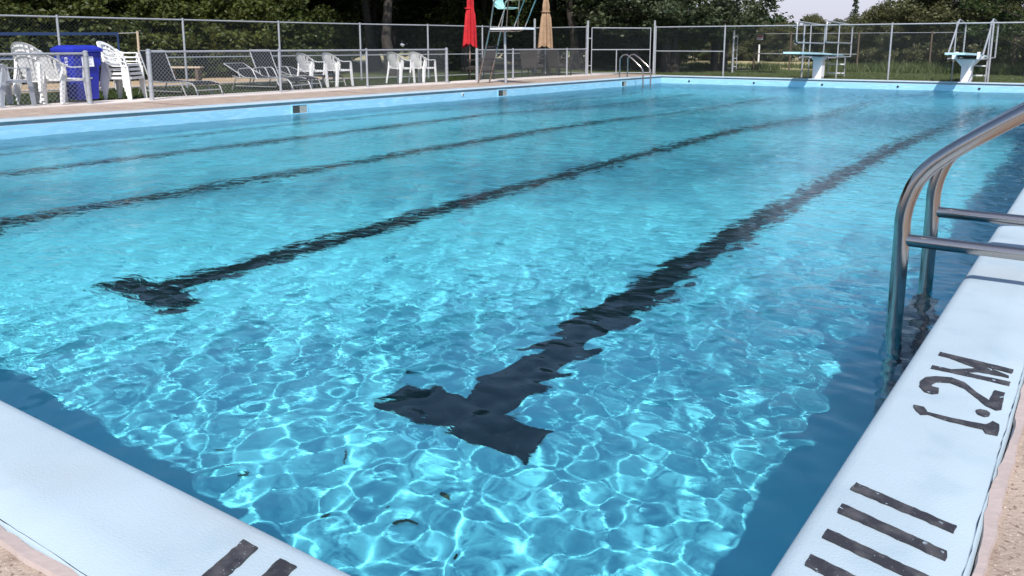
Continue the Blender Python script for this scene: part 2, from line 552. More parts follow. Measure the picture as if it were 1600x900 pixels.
struct(wobble(-6, Y0 - CW - .012, -.15, Y0 - CW - .010, .0155, -.003, 9))
struct(MB().box(-14.95, -14.13, -6, 26.4, -.1, .004).build('concrete_apron', M['apron']))
struct(MB().box(-23.4, -18.9, -4, 19, -.1, -.024).build('sand_path', M['sand']))
struct(MB().box(-120, 120, 36.2, 75, -.1, -.022).build('dry_field', M['field']))
for y in (4.2, 8.6, 13.0, 17.4, 21.8):       # control joints in the left deck
    struct(MB().box(-14.1, X0 - CW - .01, y, y + .012, Zd - .002, Zd + .003).build('deck_joint', M['bark']))

# painted markings on the coping
zt = .0055
one = [[-0.357, 2.472], [-0.329, 2.473], [-0.315, 2.442], [-0.258, 2.438], [-0.174, 2.446], [-0.161, 2.481], [-0.144, 2.467], [-0.141, 2.432], [-0.142, 2.395], [-0.168, 2.393], [-0.177, 2.415], [-0.255, 2.414], [-0.313, 2.43], [-0.329, 2.418], [-0.344, 2.439]]
two = [[-0.318, 2.643], [-0.335, 2.644], [-0.342, 2.66], [-0.332, 2.694], [-0.297, 2.71], [-0.256, 2.687], [-0.189, 2.587], [-0.163, 2.571], [-0.151, 2.585], [-0.155, 2.715], [-0.182, 2.721], [-0.186, 2.63], [-0.22, 2.669], [-0.262, 2.735], [-0.3, 2.754], [-0.34, 2.739], [-0.364, 2.714], [-0.373, 2.67], [-0.367, 2.626], [-0.349, 2.593], [-0.328, 2.588], [-0.313, 2.604]]
dot = [[-0.209, 2.534], [-0.199, 2.546], [-0.182, 2.547], [-0.173, 2.533], [-0.173, 2.516], [-0.184, 2.503], [-0.2, 2.51]]
def rough_quad(p, e, seed):
    """a painted bar with a slightly ragged outline"""
    rs = random.Random(seed); out = []
    for i in range(len(p)):
        a, b = p[i], p[(i + 1) % len(p)]; L = math.hypot(a[0] - b[0], a[1] - b[1]); n = max(1, int(L / .012))
        for k in range(n):
            t = k / n
            out.append((a[0] + (b[0] - a[0]) * t + rs.uniform(-e, e), a[1] + (b[1] - a[1]) * t + rs.uniform(-e, e)))
    return out
mk = MB()
for p in (one, two, dot): mk.prism(rough_quad(p, .0009, 77), .0012, zt)
for i, q in enumerate(([(-.366, 2.975), (-.152, 2.937), (-.152, 2.905), (-.366, 2.945)], [(-.355, 2.968), (-.235, 2.925), (-.158, 2.872), (-.158, 2.858), (-.215, 2.868), (-.262, 2.895), (-.345, 2.945)],
                       [(-.31, 2.830), (-.25, 2.884), (-.20, 2.885), (-.17, 2.862), (-.24, 2.855), (-.295, 2.812)], [(-.366, 2.835), (-.150, 2.822), (-.150, 2.790), (-.366, 2.806)])):
    mk.prism(rough_quad(q, .0012, i), .0012, zt - .0005 * i)
struct(mk.build('depth_marking', M['mark'], cop))
bars = [[(-0.382, 1.928), (-0.165, 1.861), (-0.164, 1.832), (-0.385, 1.892)], [(-0.384, 1.816), (-0.165, 1.749), (-0.163, 1.716), (-0.385, 1.776)],
        [(-0.384, 1.696), (-0.165, 1.636), (-0.163, 1.600), (-0.385, 1.660)], [(-0.385, 1.583), (-0.165, 1.528), (-0.163, 1.490), (-0.387, 1.542)],
        [(-0.385, 1.463), (-0.165, 1.408), (-0.163, 1.37), (-0.387, 1.422)]]
for i in range(5): bars.append([(-1.352 + i * .112, .966), (-1.305 + i * .112, .966), (-1.245 + i * .112, .755), (-1.290 + i * .112, .755)])
for i, q in enumerate(bars):
    struct(MB().prism(rough_quad(q, .0017, i + 40), .0012, zt).build('warning_stripe', M['mark'], cop))

# ================================================================== THINGS: near handrail ladder
Y_A, Y_B, XL = 3.98, 4.76, -.685
lad = thing('pool_ladder', 'large steel grab rail ladder with two horizontal bars beside the 1.2M marking', 'ladder', (XL, 4.37, 0))
for yy in (Y_A, Y_B):
    pts = [(XL, yy, -1.35), (XL, yy, .16), (XL - .004, yy, .24), (XL + .006, yy, .32), (XL + .034, yy, .41), (XL + .085, yy, .485), (XL + .17, yy, .56), (XL + .30, yy, .655), (XL + .50, yy, .79), (XL + .72, yy, .93), (XL + .84, yy, .99), (XL + .95, yy, 1.0), (XL + 1.04, yy, .95), (XL + 1.08, yy, .85), (XL + 1.08, yy, -.02)]
    P = [Vector(p) for p in pts]; sm = [P[0]]
    for i in range(1, len(P) - 1):
        a, b, c = P[i - 1], P[i], P[i + 1]
        sm += [b + (a - b) * .25, b + (a - b) * .1 + (c - b) * .1, b + (c - b) * .25]
    sm.append(P[-1])
    r_ = MB().tube(sm, .0345, 20).build('handrail', M['steel'], lad, smooth=True, world=True)
    MB().tube([(XL, yy, .152), (XL + 1.08, yy, .148)], .0275, 18).build('crossbar', M['steel'], lad, smooth=True, world=True)
for z in (-.42, -.72, -1.02):
    MB().box(XL - .045, XL + .075, Y_A + .02, Y_B - .02, z - .03, z).build('tread', M['tread'], lad, world=True)
for c in lad.children: caustic(c)

# far ladder
fl = thing('pool_ladder', 'small steel pool ladder with two arched rails at the far left corner', 'ladder', (-12.1, 23.85, 0))
for yy in (23.6, 24.12):
    pts = [(-12.52, yy, -.02), (-12.52, yy, .58), (-12.42, yy, .69), (-12.28, yy, .70), (-12.1, yy, .58), (-11.80, yy, .33), (-11.73, yy, .24), (-11.71, yy, .14), (-11.71, yy, -1.3)]
    MB().tube(pts, .024, 10).build('handrail', M['steel'], fl, smooth=True, world=True)
for z in (-.45, -.75, -1.05):
    MB().box(-11.75, -11.65, 23.62, 24.10, z - .03, z).build('tread', M['whitep'], fl, world=True)

# ------------------------------------------------------------------ skimmers and inlets in the walls
for i, (y0, y1, za, zb) in enumerate(((10.34, 10.68, -.075, -.205), (16.72, 17.08, -.075, -.205), (23.08, 23.40, -.085, -.21))):
    lab = ['skimmer mouth in the left pool wall, nearest to the camera', 'skimmer mouth in the left pool wall below the lifeguard chair', 'skimmer mouth in the left pool wall beside the far ladder'][i]
    t = thing('pool_skimmer', lab, 'skimmer', (X0 - .01, (y0 + y1) / 2, (za + zb) / 2), group='skimmers in the left wall')
    xx = X0 - .010
    f = MB()
    f.box(xx - .02, xx + .012, y0, y1, za - .02, za); f.box(xx - .02, xx + .012, y0, y1, zb - .05, zb - .03)
    f.box(xx - .02, xx + .012, y0 - .02, y0, zb - .05, za); f.box(xx - .02, xx + .012, y1, y1 + .02, zb - .05, za)
    f.build('frame', M['poolwall'], t, world=True)
    MB().box(xx - .001, xx + .0045, y0 + .001, y1 - .17, zb - .029, za - .021).build('opening_shade', M['skimdark'], t, world=True)  # solid dark panel painted as the shaded hollow, no hole behind it
    MB().box(xx - .001, xx + .005, y1 - .168, y1 - .002, zb - .029, za - .021).build('weir_flap', M['skim'], t, world=True)
def inlet(p, axis, lab):
    t = thing('water_inlet', lab, 'inlet fitting', p, group='round inlets in the pool wall')
    d = Vector((0, 1, 0)) if axis == 'y' else Vector((1, 0, 0))
    P = Vector(p)
    MB().tube([P + d * .004, P - d * .008], .032 if axis == 'y' else .042, 14).build('flange', M['ceramic'] if axis == 'x' else M['tread'], t, world=True)
    s = -1 if axis == 'y' else 1
    MB().tube([P + d * s * .006, P + d * s * .016], .018, 10).build('nozzle', M['blk'], t, world=True)
for i, x in enumerate((-11.2, -9.06, -7.0, -4.92, -2.89)):
    inlet((x, Y1 + .012, -.165), 'y', ['dark round inlet in the far wall, nearest to the far left corner', 'dark round inlet in the far wall, second from the far left corner', 'dark round inlet in the far wall right of the left diving board',
                                    'dark round inlet in the far wall midway between the diving boards', 'dark round inlet in the far wall right of the right diving board'][i])
inlet((X0 - .012, 15.34, -.13), 'x', 'small white inlet in the left pool wall below the red umbrella')

# ------------------------------------------------------------------ fences
def chain(mb, a, b, z0, z1, sp=.078, r=.0016):
    """diagonal wires between two posts, clipped to the panel"""
    a = Vector((a[0], a[1], 0)); b = Vector((b[0], b[1], 0)); L = (b - a).length; d = (b - a) / L; H = z1 - z0
    nrm = Vector((-d.y, d.x, 0))
    n = int((L + H) / sp)
    for s in (0, 1):
        for i in range(n + 1):
            u = i * sp - H
            t0, t1 = max(0, -u), min(H, L - u)
            if t1 - t0 < .01: continue
            p, q = u + t0, u + t1
            if s: p, q = L - p, L - q
            A = a + d * p + Vector((0, 0, z0 + t0)) + nrm * (.002 if s else -.002); B = a + d * q + Vector((0, 0, z0 + t1)) + nrm * (.002 if s else -.002)
            sd_ = d * (-1 if s else 1) * r * .707
            V = []
            for X in (A, B): V += [X + nrm * r, X - nrm * r * .5 + Vector((0, 0, r)) - sd_, X - nrm * r * .5 - Vector((0, 0, r)) + sd_]
            mb.add(V, [(0, 1, 4, 3), (1, 2, 5, 4), (2, 0, 3, 5)])
def fence(name, label, pts, h, thick=(), mid=None, bottom=True, ends=(), rp=.027, rt=.021, toptwist=False, group=None, postmat='galv', skip_mesh=(), wire=.0016, zpost={}, norail=()):
    t = thing(name, label, 'fence', (pts[0][0], pts[0][1], 0), group=group)
    ch = MB(); tr = MB()
    for i, (x, y) in enumerate(pts):
        zz = zpost.get(i, h + .01)
        r = .042 if i in thick else rp
        pm = MB().tube([(x, y, -.05), (x, y, zz)], r, 12)
        pm.tube([(x, y, zz), (x, y, zz + r * .5)], [r * 1.12, r * .5], 12)
        if i in thick:
            for z in (.15, h * .4, h * .7, h * .93): pm.tube([(x, y, z), (x, y, z + .025)], r * 1.12, 12)
        pm.build('post', M[postmat], t, smooth=True, world=True)
    for i, (a, b) in enumerate(zip(pts, pts[1:])):
        if i in skip_mesh: continue
        chain(ch, a, b, .03, h - .005, r=wire)
        if i not in norail:
            tr.tube([(a[0], a[1], h - .02), (b[0], b[1], h - .02)], rt, 10)
    if tr.v: tr.build('top_rail', M['galv'], t, smooth=True, world=True)
    if mid:
        mr = MB()
        for i, (a, b) in enumerate(zip(pts, pts[1:])):
            if mid[i]: mr.tube([(a[0], a[1], mid[i]), (b[0], b[1], mid[i])], .017, 8)
        mr.build('middle_rail', M['galv'], t, smooth=True, world=True)
    if bottom:
        br = MB()
        for a, b in zip(pts, pts[1:]): br.tube([(a[0], a[1], .05), (b[0], b[1], .05)], .016, 8)
        br.build('bottom_rail', M['galv'], t, smooth=True, world=True)
    ch.build('chain_link', M['wire' if h < 1 else 'wired'], t, world=True)
    return t

LF = 'low chain-link fences along the left deck'
fence('low_fence', 'low chain-link fence in front of the grey and white chairs, left of the blue bin', [(-14.25, 1.5), (-14.25, 4.6), (-14.25, 7.72)], .87, thick=(2,), wire=.0019, group=LF, bottom=False)
fence('low_fence', 'low chain-link fence in front of the loungers and single white chairs', [(-14.32, 8.92), (-14.4, 11.95), (-14.42, 14.55), (-14.42, 17.50)], .89, thick=(0, 3), wire=.0019, group=LF, bottom=False)
fence('low_fence', 'low chain-link fence running behind the lifeguard chair past the wicker chairs', [(-14.30, 18.66), (-14.42, 20.55), (-14.44, 23.6), (-14.46, 24.86)], .87, thick=(0,), wire=.0018, group=LF, bottom=False)
fence('tall_fence', 'tall galvanised chain-link fence behind the loungers and umbrellas on the left', [(-18.75, .5), (-18.62, 3.4), (-18.5, 6.4), (-18.28, 9.37), (-18.1, 12.22), (-18.02, 14.99), (-17.72, 17.65), (-17.15, 19.94), (-16.86, 22.3), (-16.85, 25.35), (-14.52, 24.98)],
      1.59, mid=[.70] * 9 + [.84], wire=.0008, zpost={9: 1.87, 10: 1.62}, thick=(9,), group='tall fences round the pool')
# the gate between the two tall posts
g = thing('chain_link_gate', 'tall chain-link gate behind the far pool ladder, between two high posts', 'gate', (-14.46, 24.95, 0))
ga, gb = Vector((-14.46, 24.95, 0)), Vector((-12.94, 26.85, 0)); gd = (gb - ga)
for p, zz in ((ga, 1.76), (gb, 1.78)):
    MB().tube([(p.x, p.y, -.05), (p.x, p.y, zz)], .036, 12).tube([(p.x, p.y, zz), (p.x, p.y, zz + .02)], [.042, .02], 12).build('gate_post', M['galv'], g, smooth=True, world=True)
fr = MB()
def gp(t, z): return (ga.x + gd.x * t, ga.y + gd.y * t, z)
for t in (.06, .94): fr.tube([gp(t, .05), gp(t, 1.56)], .017, 8)
for z in (.05, .83, 1.545): fr.tube([gp(.06, z), gp(.94, z)], .017, 8)
fr.tube([gp(.43, .0), gp(.43, .83)], .02, 8)
fr.build('gate_frame', M['galv'], g, smooth=True, world=True)
cm = MB(); chain(cm, gp(.06, 0)[:2], gp(.94, 0)[:2], .05, 1.54, r=.0008); cm.build('chain_link', M['wired'], g, world=True)
for z in (.3, 1.2): MB().tube([gp(0, z), gp(.06, z)], .014, 8).build('hinge', M['galv'], g, world=True)
fence('tall_fence', 'tall chain-link fence across the far end behind the diving boards', [(-12.94, 26.95), (-10.48, 26.95), (-7.93, 26.95), (-5.41, 26.92), (-2.82, 26.9), (-.25, 26.9), (2.3, 26.9), (4.9, 26.9)],
      1.60, mid=[.78] + [0] * 6, bottom=False, wire=.0008, group='tall fences round the pool')
fence('field_fence', 'rusty outer field fence on brown posts beyond the lawn', [(-12.5, 35.6), (-11.0, 35.6), (-8.34, 35.6), (-5.73, 35.6), (-3.0, 35.6), (-.2, 35.6), (2.6, 35.6)], 1.46, bottom=False,
      mid=[.62] * 1 + [.62] + [0] * 4, postmat='post', rp=.035, rt=.012, wire=.0008)
gt = thing('steel_gate_post', 'galvanised gate post with latch bars standing on the far lawn, left of the sign', 'post', (-11.55, 30.6, 0))
MB().tube([(-11.55, 30.6, -.05), (-11.55, 30.6, 1.52)], .038, 10).build('post', M['galv'], gt, smooth=True, world=True)
MB().tube([(-11.43, 30.68, .1), (-11.43, 30.68, 1.38)], .014, 8).build('latch_bar', M['galv'], gt, world=True)
for z in (.2, .5, .8, 1.05, 1.3): MB().tube([(-11.55, 30.6, z), (-11.43, 30.68, z)], .012, 6).build('bracket', M['galv'], gt, world=True)
sg = thing('warning_sign', 'small red and white sign hung on the field fence', 'sign', (-12.28, 35.56, 1.28))
MB().box(-12.42, -12.15, 35.55, 35.56, 1.19, 1.37).build('sign_plate', M['paper'], sg, world=True)
MB().box(-12.41, -12.16, 35.545, 35.549, 1.30, 1.36).build('sign_header', M['signred'], sg, world=True)
MB().box(-12.38, -12.2, 35.545, 35.549, 1.25, 1.27).build('sign_line', M['signred'], sg, world=True)
wp = tag(MB().tube([(-16.6, 48, -.05), (-16.6, 48, 1.0)], .05, 8).build('marker_post', M['whitep']), 'thin white marker post standing alone in the dry field', 'post')

# ------------------------------------------------------------------ monobloc chairs
def make_chair(m, label, loc, rz, group):
    t = thing('plastic_chair', label, 'chair', loc, rz, group)
    # seat, front = +Y
    s = MB(); n = 6
    V = []
    for j in range(n + 1):
        y = -.20 + .42 * j / n
        z = .405 + .02 * (j / n) ** 2 - .02 * math.sin(math.pi * j / n) - (.03 if j == n else 0)
        hw = .20 + .035 * j / n
        for i in range(5):
            u = -1 + i / 2
            V.append((u * hw, y, z + .012 * u * u))
    F = [(j * 5 + i, j * 5 + i + 1, (j + 1) * 5 + i + 1, (j + 1) * 5 + i) for j in range(n) for i in range(4)]
    V2 = [(x, y, z - .012) for x, y, z in V]
    s.add(V, F); s.add(V2, [tuple(reversed(f)) for f in F])
    s.strip([(-.225, -.18, .395), (-.245, .2, .40)], (.008, 0, 0), (0, 0, .022)); s.strip([(.225, -.18, .395), (.245, .2, .40)], (.008, 0, 0), (0, 0, .022)); s.strip([(-.235, .222, .395), (.235, .222, .395)], (0, .008, 0), (0, 0, .022))
    s.build('seat', m, t, smooth=True)
    # fan back
    b = MB()
    def bp(u, z):          # u across, z height -> leaning curved surface
        return Vector((u, -.20 - .16 * (z - .40) / .40 + .10 * (u / .26) ** 2 * min(1, (z - .3) / .2), z))
    rim = []
    for k in range(19):
        a = math.pi * (-.12 + 1.24 * k / 18)
        rim.append(bp(-.255 * math.cos(a), .585 + .215 * math.sin(a)))
    rim = [bp(-.215, .42), bp(-.235, .46)] + rim + [bp(.235, .46), bp(.215, .42)]
    b.strip(rim, [(Vector((0, 0, 0)) + (Vector((0, -.158, .582)) - p) * .14) for p in rim], (0, .008, 0))
    for k, u in enumerate((-.155, -.093, -.031, .031, .093, .155)):
        top = .585 + .205 * math.sqrt(max(0, 1 - (u * 1.12 / .255) ** 2))
        b.strip([bp(u * .75, .41), bp(u * .8, .5), bp(u * .95, .62), bp(u * 1.12, top)], [(.020, 0, 0), (.021, 0, 0), (.025, 0, 0), (.029, 0, 0)], (0, .006, 0))
    b.strip([bp(-.2, .415), bp(-.1, .41), bp(0, .41), bp(.1, .41), bp(.2, .415)], (0, 0, .025), (0, .007, 0))
    b.strip([bp(-.17, .56), bp(0, .56), bp(.17, .56)], (0, 0, .014), (0, .006, 0))
    b.build('backrest', m, t, smooth=True)
    for sx in (-1, 1):
        a = MB()
        pts = [bp(sx * .25, .66) + Vector((0, 0, .02)), Vector((sx * .265, -.16, .635)), Vector((sx * .275, -.06, .612)), Vector((sx * .28, .06, .612)), Vector((sx * .28, .16, .615)), Vector((sx * .272, .205, .59))]
        a.strip(pts, [(.022, 0, 0)] * 3 + [(.026, 0, 0)] * 2 + [(.022, 0, 0)], [(0, 0, .009)] * 5 + [(0, .008, .006)])
        a.build('armrest', m, t, smooth=True)
        # front leg runs up to the arm; rear leg splays back
        l = MB().strip([(sx * .285, .235, 0), (sx * .262, .215, .40), (sx * .272, .20, .60)], [(.022, .004, 0), (.028, .004, 0), (.020, .004, 0)], (0, .006, 0))
        l.strip([(sx * .303, .20, 0), (sx * .286, .18, .40), (sx * .286, .175, .59)], [(0, .030, 0), (0, .036, 0), (0, .024, 0)], (.006, 0, 0))
        l.build('leg', m, t)
        l = MB().strip([(sx * .25, -.30, 0), (sx * .215, -.235, .40), (sx * .235, -.20, .62)], [(.020, 0, 0), (.028, 0, 0), (.014, 0, 0)], (0, .006, 0))
        l.strip([(sx * .268, -.275, 0), (sx * .240, -.205, .40), (sx * .25, -.19, .60)], [(0, .026, 0), (0, .034, 0), (0, .015, 0)], (.006, 0, 0))
        l.build('leg', m, t)
    return t
def rz_of(dx, dy): return math.atan2(-dx, dy)
G1, G2, G3 = 'stacked white plastic chairs left of the bin', 'stacked white plastic chairs right of the bin', 'single white plastic chairs behind the low fence'
LG = .012
base = make_chair(M['white'], 'single white plastic chair, leftmost of the four behind the low fence', (-15.70, 14.00, LG - .03), rz_of(.02, 1), G3)
dup(base, (-15.68, 14.80, LG - .03), rz_of(.0, 1), 'single white plastic chair, second of the four, close beside the leftmost', G3)
dup(base, (-15.55, 16.95, LG - .03), rz_of(.04, 1), 'single white plastic chair, third of the four, nearer the red umbrella', G3)
dup(base, (-15.30, 17.55, LG - .03), rz_of(-.03, 1), 'single white plastic chair nearest the red umbrella, rightmost of the four', G3)
names = ['bottom', 'second from bottom', 'second from top', 'top']
ra = rz_of(.82, .5)
for k in range(4):
    d_ = Vector((-math.sin(ra), math.cos(ra), 0))
    p = Vector((-15.02, 8.86, LG - .012)) - d_ * (.022 * k) + Vector((0, 0, .078 * k))
    dup(base, p, ra, 'white plastic chair, %s of the stack just right of the blue bin' % names[k], G2)
ra = rz_of(-.42, .9)
for k in range(4):
    d_ = Vector((-math.sin(ra), math.cos(ra), 0))
    p = Vector((-15.22, 7.42, LG - .03)) - d_ * (.022 * k) + Vector((0, 0, .078 * k))
    dup(base, p, ra, 'white plastic chair, %s of the tall stack left of the blue bin' % names[k], G1)
dup(base, (-14.72, 7.56, LG), rz_of(-.2, .97), 'white plastic chair standing directly in front of the blue bin behind the fence end', None)
gc = make_chair(M['grey'], 'grey plastic chair at the left edge behind the low fence', (-14.80, 6.66, LG), rz_of(-.15, .98), None)
gc.scale = (1.06, 1.06, 1.0)

# ------------------------------------------------------------------ blue bin
bn = thing('wheeled_bin', 'large blue wheeled bin with a white notice, between the chair stacks', 'bin', (-15.12, 8.04, -.012), R(4))
bn.scale = (.91, .91, .98)
# local: front = +X
body = MB()
V = []
for z, a, b in ((.05, .25, .22), (.55, .29, .25), (.90, .33, .275)):
    V += [(-a, -b, z), (a, -b, z), (a, b, z), (-a, b, z)]
F = [(3, 2, 1, 0), (8, 9, 10, 11)] + [(4 * i + k, 4 * i + (k + 1) % 4, 4 * i + 4 + (k + 1) % 4, 4 * i + 4 + k) for i in range(2) for k in range(4)]
body.add(V, F); body.box(-.34, .345, -.29, .29, .84, .90); body.box(.27, .315, -.29, -.24, .66, .86); body.box(.27, .315, .24, .29, .66, .86)
body.build('body', M['blue'], bn, bevel=.012)
lid = MB(); V = []
for z, a0, a1, b in ((.90, -.37, .37, .315), (.955, -.37, .37, .315), (.99, -.33, .31, .27), (1.02, -.27, .24, .2)):
    V += [(a0, -b, z), (a1, -b, z), (a1, b, z), (a0, b, z)]
lid.add(V, [(3, 2, 1, 0), (12, 13, 14, 15)] + [(4 * i + k, 4 * i + (k + 1) % 4, 4 * i + 4 + (k + 1) % 4, 4 * i + 4 + k) for i in range(3) for k in range(4)])
ld = lid.build('lid', M['blue'], bn, bevel=.008)
MB().tube([(-.40, -.2, .95), (-.40, .2, .95)], .016, 8).build('handle', M['blue'], bn)
for s in (-1, 1): MB().tube([(-.24, s * .235, .10), (-.24, s * .275, .10)], .10, 16).build('wheel', M['blk'], bn)
MB().box(.268, .292, -.09, .09, .42, .45).build('catch_bar', M['galv'], bn)
tilt = math.atan2(.04, .35)
nm = Matrix.Translation((.327, .0, .735)) @ Matrix.Rotation(R(90), 4, 'Z') @ Matrix.Rotation(R(90) - tilt, 4, 'X')
nt_ = MB().box(-.12, .12, -.095, .095, 0, .004).build('notice', M['paper'], bn); nt_.matrix_local = nm
for k, s_ in enumerate(('CONSERVE', 'YOUR', 'CHAIRS')):
    text(s_, .042, M['print'], nt_, Matrix.Translation((0, .052 - .052 * k, .005)), 'notice_text', .0008)
sm_ = Matrix.Translation((.06, -.273, .72)) @ Matrix.Rotation(R(90), 4, 'X') @ Matrix.Rotation(R(-90), 4, 'Z')
text('ESR', .12, M['paper'], bn, sm_, 'side_lettering', .003)

# ------------------------------------------------------------------ loungers, front (foot end) = +X
def lounger(label, loc, rz, back, arms=True):
    t = thing('sun_lounger', label, 'sun lounger', loc, rz, 'dark mesh sun loungers behind the low fence')
    hw = .30
    sy = MB().strip([(-.35, 0, .30), (-.0, 0, .275), (.45, 0, .29), (.70, 0, .295), (.95, 0, .25)], (0, hw, 0), (0, 0, .006)).build('seat_sling', M['sling'], t)
    L = .66; bx, bz = -.36 - L * math.cos(back), .30 + L * math.sin(back)
    MB().strip([(-.36, 0, .30), ((-.36 + bx) / 2 + .0, 0, (.30 + bz) / 2 - .012), (bx, 0, bz)], (0, hw, 0), (0.004, 0, .006)).build('back_sling', M['sling'], t)
    f = MB()
    for s in (-1, 1):
        y = s * (hw + .012)
        f.tube([(-.36, y, .30), (-.0, y, .275), (.45, y, .29), (.70, y, .295), (.88, y, .27), (.97, y, .18), (1.04, y, 0)], .014, 6)
        f.tube([(-.36, y, .30), (bx, y, bz)], .014, 6)
        f.tube([(-.75, y, 0), (-.62, y, .26), (-.36, y, .29)], .014, 6)
        f.tube([(-.62, y, .10), (.55, y, .10), (.62, y, .28)], .011, 6)
    f.tube([(bx, -hw, bz), (bx, hw, bz)], .014, 6); f.tube([(-.7, -hw, .1), (-.7, hw, .1)], .012, 6); f.tube([(.99, -hw, .14), (.99, hw, .14)], .012, 6)
    f.tube([(-.5, -hw, .28), (-.5 - .25 * math.cos(back), -hw, .28 + .05)], .01, 6)
    f.build('frame', M['alu'], t, smooth=True)
    if arms:
        for s in (-1, 1):
            y = s * (hw + .05)
            MB().tube(fillet([(-.44, y, .27), (-.52, y, .48), (-.10, y, .52), (.04, y, .26)], .09), .014, 6).build('armrest', M['alu'], t, smooth=True)
    for s in (-1, 1):
        MB().tube([(.55, s * (hw + .012), .29), (.72, s * (hw + .03), 0)], .014, 6).build('leg', M['alu'], t)
    return t
lounger('dark mesh sun lounger with upright back, beside the gate post at the left', (-15.75, 10.35, -.03), R(6), R(66), arms=False)
lounger('dark mesh sun lounger with its back laid nearly flat, second from the left', (-15.85, 12.75, -.03), R(10), R(27))
lounger('dark mesh sun lounger with steep raised back behind the middle fence post', (-16.10, 13.35, -.03), R(4), R(66))
lounger('low dark sun lounger half hidden beside the single white chairs', (-16.5, 14.55, -.03), R(0), R(14), arms=False)

# ------------------------------------------------------------------ umbrellas
def umbrella(label, loc, top, low, m, rmax, lean=0):
    t = thing('closed_umbrella', label, 'umbrella', loc, 0, 'closed patio umbrellas')
    MB().tube([(0, 0, 0), (lean, 0, top + .12)], .022, 10).build('pole', M['polebrown'] if m is M['red'] else M['galv'], t, smooth=True)
    MB().tube([(0, 0, 0), (0, 0, .05), (0, 0, .07)], [.2, .2, .05], 18).build('base', M['dark'], t, smooth=True)
    rs = random.Random(int(top * 100)); n = 64; V = []; H = 14
    ph = [rs.uniform(-.4, .4) for _ in range(8)]
    for j in range(H + 1):
        u = j / H; z = top - (top - low) * u
        r0 = .03 + (rmax - .03) * (u ** .6)
        if .28 < u < .36: r0 *= .84
        for k in range(n):
            a = 2 * math.pi * k / n; f = a / (2 * math.pi) * 8; i = int(f) % 8
            fold = .26 * abs(math.sin(math.pi * f)) + .07 * math.sin(3 * a + j * .2) + .05 * math.sin(13 * a + 2)
            r = r0 * (1.0 - .30 + fold)
            zz = z - (.06 * abs(math.sin(math.pi * f + .3)) + .05 * math.sin(a * 2 + 1)) * u ** 3
            V.append((math.cos(a) * r + lean * z / top, math.sin(a) * r * .9, zz))
    F = [(j * n + k, j * n + (k + 1) % n, (j + 1) * n + (k + 1) % n, (j + 1) * n + k) for j in range(H) for k in range(n)]
    MB().add(V, F).build('canopy', m, t, smooth=True)
    zt_ = top - (top - low) * .32
    MB().tube([(0, 0, zt_ + .02), (0, 0, zt_ - .02)], rmax * .56, 16).build('tie', m, t, smooth=True)
    return t
umbrella('closed red umbrella on a thin brown pole, left of the lifeguard chair', (-15.48, 19.85, -.035), 2.55, 1.04, M['red'], .235, .04)
umbrella('closed tan umbrella standing in the table behind the wicker chairs', (-15.75, 24.35, -.035), 2.65, .97, M['tan'], .28)

# wicker furniture
def wicker(label, loc, rz):
    t = thing('wicker_armchair', label, 'armchair', loc, rz, 'brown wicker armchairs round the table')
    MB().box(-.27, .27, -.24, .28, .30, .42).build('seat', M['wicker'], t, bevel=.02)
    MB().strip([(0, -.24, .30), (0, -.27, .6), (0, -.33, .90)], [(.26, 0, 0), (.28, 0, 0), (.31, 0, 0)], (0, .025, 0)).build('backrest', M['wicker'], t)
    for s in (-1, 1):
        MB().strip([(s * .29, -.28, .62), (s * .30, .0, .60), (s * .30, .28, .58)], (.035, 0, 0), (0, 0, .018)).build('armrest', M['wicker'], t)
        MB().box(s * .29 - .012, s * .29 + .012, .22, .25, .0, .58).build('leg', M['dark'], t)
        MB().box(s * .26 - .012, s * .26 + .012, -.27, -.24, .0, .40).build('leg', M['dark'], t)
    return t
wicker('brown wicker armchair seen from behind the legs of the lifeguard chair', (-15.05, 19.85, -.035), rz_of(-.3, -1))
wicker('brown wicker armchair with its back to the camera, left of the table', (-15.32, 22.95, -.035), rz_of(-.1, 1))
wicker('brown wicker armchair facing right, in front of the tan umbrella', (-14.92, 23.95, -.035), rz_of(.35, 1))
wicker('brown wicker armchair on the far side of the table', (-16.2, 24.75, -.035), rz_of(.7, -.8))
tb = thing('patio_table', 'dark round patio table holding the tan umbrella', 'table', (-15.75, 24.35, -.035))
V = []; 
MB().tube([(0, 0, .68), (0, 0, .71)], .50, 28).build('tabletop', M['dark'], tb)
for k in range(4):
    a = math.pi / 4 + k * math.pi / 2
    MB().tube([(.42 * math.cos(a), .42 * math.sin(a), 0), (.36 * math.cos(a), .36 * math.sin(a), .68)], .018, 8).build('leg', M['dark'], tb)

# ------------------------------------------------------------------ lifeguard chair
lc = thing('lifeguard_chair', 'tall steel lifeguard chair with an aqua seat and white footboard', 'lifeguard chair', (-13.2, 18.2, -.012))
for yy in (17.95, 18.45):
    MB().tube(fillet([(-13.72, yy, 0), (-13.33, yy, 1.40), (-13.18, yy, 2.14), (-12.0, yy, 2.16)], .12), .023, 10).build('side_frame', M['steel'], lc, smooth=True, world=True)
    MB().tube([(-12.58, yy, 1.42), (-12.22, yy, 2.15)], .018, 8).build('strut', M['steel'], lc, smooth=True, world=True)
    MB().tube([(-12.80, yy, 1.42), (-12.74, yy, 2.15)], .016, 8).build('strut', M['steel'], lc, smooth=True, world=True)
    MB().tube([(-13.36, yy, 1.34), (-12.75, yy, 1.34), (-12.55, yy, 1.40)], .018, 8).build('platform_rail', M['steel'], lc, smooth=True, world=True)
MB().tube([(-13.0, 18.2, -.01), (-13.03, 18.2, 1.38)], .034, 12).build('front_post', M['galv'], lc, smooth=True, world=True)
MB().tube([(-13.0, 18.2, 1.36), (-13.25, 18.2, 1.42), (-13.02, 18.2, 1.95)], .02, 8).build('seat_support', M['steel'], lc, smooth=True, world=True)
